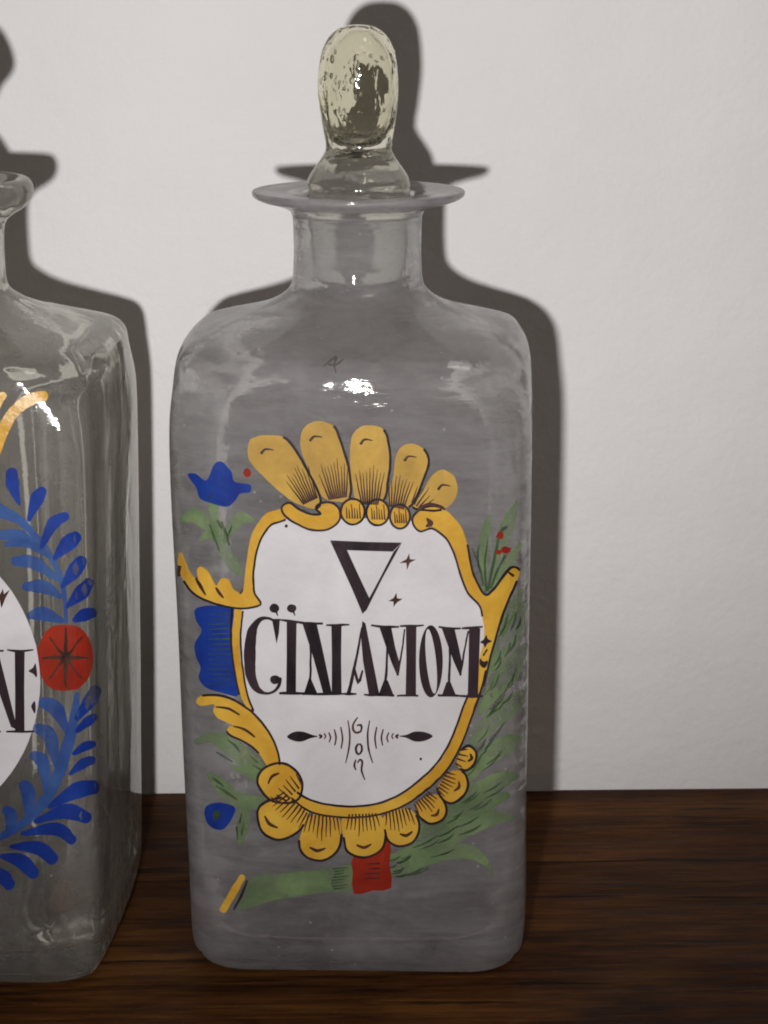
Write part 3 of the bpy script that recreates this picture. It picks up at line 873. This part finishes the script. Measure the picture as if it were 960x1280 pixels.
# lettering that shows on the oval
Q.build("letter_n", [quad((18.5, 815), (31, 815), (30.5, 860), (31, 913), (19, 913), (19, 862)), quad((-14, 815), (-2, 815), (10, 862), (22, 912), (14, 908), (0, 868)),
                     stroke([(9, 812), (24, 813.5), (42, 812)], [1.6, 3.4, 1.6]), stroke([(8, 914), (24, 914), (42, 914)], [2, 3, 2.2]), stroke([(-20, 814), (4, 813)], 2.4, smooth=0),
                     stroke([(-8, 840), (-8, 880), (-9, 913)], [2, 2.6, 3]), stroke([(-16, 914), (0, 914)], 3, smooth=0)], 3.0, M['black'], oval)
Q.build("colon_mark", [blob([(36, 838), (41, 834), (44, 829), (46, 835), (46, 846), (42, 842)], jit=1), blob([(39, 882), (43, 876), (45, 882), (44, 891), (41, 888)], jit=1)], 3.0, M['black'], oval)
Q.build("star_mark", [blob([(-8, 744), (0, 742), (4, 735), (5, 742), (12, 737), (7, 747), (2, 760), (0, 750)], smooth=2, jit=1)], 3.0, M['brown'], oval)

# ================================================================== stoppers
def make_stopper(root_loc, prof, flat, mat, label_, seed, bubbles, hollow=(0.0108, 0.0390, 0.89)):
    root = empty("glass_stopper", root_loc)
    tag(root, label_, "stopper")
    rings = catmull(prof, 6)
    verts, faces = [], []
    N = 64
    for z, r, fl in rings:
        r = max(r, 1e-5)
        for i in range(N):
            a = 2 * math.pi * i / N
            w = 1 + 0.05 * noise.noise(Vector((math.cos(a) * 1.4 + seed, math.sin(a) * 1.4, z * 70))) * (1 if z > 0.002 else 0)
            verts.append((r * w * math.cos(a), r * w * math.sin(a) * fl, z))
    for j in range(len(rings) - 1):
        for i in range(N):
            k = (i + 1) % N
            faces.append((j * N + i, j * N + k, (j + 1) * N + k, (j + 1) * N + i))
    hb = len(verts)
    M_ = 20
    z0, z1, fr = hollow
    for j in range(1, M_):
        th = math.pi * j / M_
        z = (z0 + z1) / 2 - (z1 - z0) / 2 * math.cos(th)
        rad = min((abs(p[0] - z), p[1], p[2]) for p in rings)
        for i in range(N):
            a = 2 * math.pi * i / N
            w = fr * math.sin(th) ** .6 * (1 + .05 * noise.noise(Vector((math.cos(a) * 2, math.sin(a) * 2, z * 160 + seed))))
            verts.append((rad[1] * w * math.cos(a), rad[1] * rad[2] * w * math.sin(a), z))
    for j in range(M_ - 2):
        for i in range(N):
            k = (i + 1) % N
            faces.append((hb + j * N + k, hb + j * N + i, hb + (j + 1) * N + i, hb + (j + 1) * N + k))
    faces.append(tuple(hb + i for i in range(N)))
    faces.append(tuple(hb + (M_ - 2) * N + i for i in range(N))[::-1])
    faces.append(tuple(range(N))[::-1])
    faces.append(tuple((len(rings) - 1) * N + i for i in range(N)))
    me = bpy.data.meshes.new("stopper_body")
    me.from_pydata(verts, [], faces)
    me.polygons.foreach_set("use_smooth", [True] * len(faces))
    link("stopper_body", me, [mat, M['ground']], root)
    for p in me.polygons:
        if p.center.z < -0.0005:
            p.material_index = 1
    bm = bmesh.new()
    bmesh.ops.create_icosphere(bm, subdivisions=2, radius=1)
    bmesh.ops.reverse_faces(bm, faces=bm.faces[:])
    bme = bpy.data.meshes.new("air_bubble")
    bm.to_mesh(bme)
    bme.polygons.foreach_set("use_smooth", [True] * len(bme.polygons))
    bme.materials.append(mat)
    rr = random.Random(seed)
    for _ in range(bubbles):
        z = rr.uniform(0.003, 0.035)
        rad = min((abs(p[0] - z), p[1]) for p in rings)[1]
        a, q = rr.uniform(0, 6.283), (rr.uniform(.91, .97) if z > 0.010 else rr.uniform(0, .7))
        o = bpy.data.objects.new("air_bubble", bme)
        COL.objects.link(o)
        o.parent = root
        fl = flat
        o.location = (rad * q * math.cos(a), rad * q * fl * math.sin(a), z)
        s = rr.choice((.00022, .0003, .0004, .0006))
        o.scale = (s, s, s * rr.uniform(1, 1.9))
    return root

def plug(fl):
    return [(-0.0222, 0.0002, 1), (-0.0221, 0.0060, 1), (-0.0214, 0.0100, 1), (-0.018, 0.0117, 1), (-0.010, 0.0123, 1), (-0.004, 0.0126, 1),
            (0.0000, 0.0127, 1), (0.0030, 0.0126, .98), (0.0062, 0.0108, .95), (0.0092, 0.0088, .9)]

rimz = 0.1922
make_stopper(A_LOC + Vector((0.0004, 0, rimz)), plug(.8) + [(0.0115, 0.0083, .88), (0.0160, 0.0090, .82), (0.0250, 0.0099, .78), (0.0330, 0.0093, .78), (0.0376, 0.0073, .8), (0.0401, 0.0040, .85), (0.0407, 0.0003, .9)],
             .78, M['stopper'], "greenish bubbled glass stopper with oval knob in the CINAMOM bottle", 5, 48)
make_stopper(B_LOC + Vector((0, 0, rimz + 0.0012)), plug(.6) + [(0.0130, 0.0088, .75), (0.0185, 0.0112, .65), (0.0240, 0.0150, .6), (0.0315, 0.0126, .6), (0.0352, 0.0084, .6), (0.0370, 0.0040, .6), (0.0375, 0.0003, .6)],
             .6, M['stopper'], "flat round glass stopper in the bottle with blue leaf scrolls", 8, 10, (0.0112, 0.0350, 0.80))
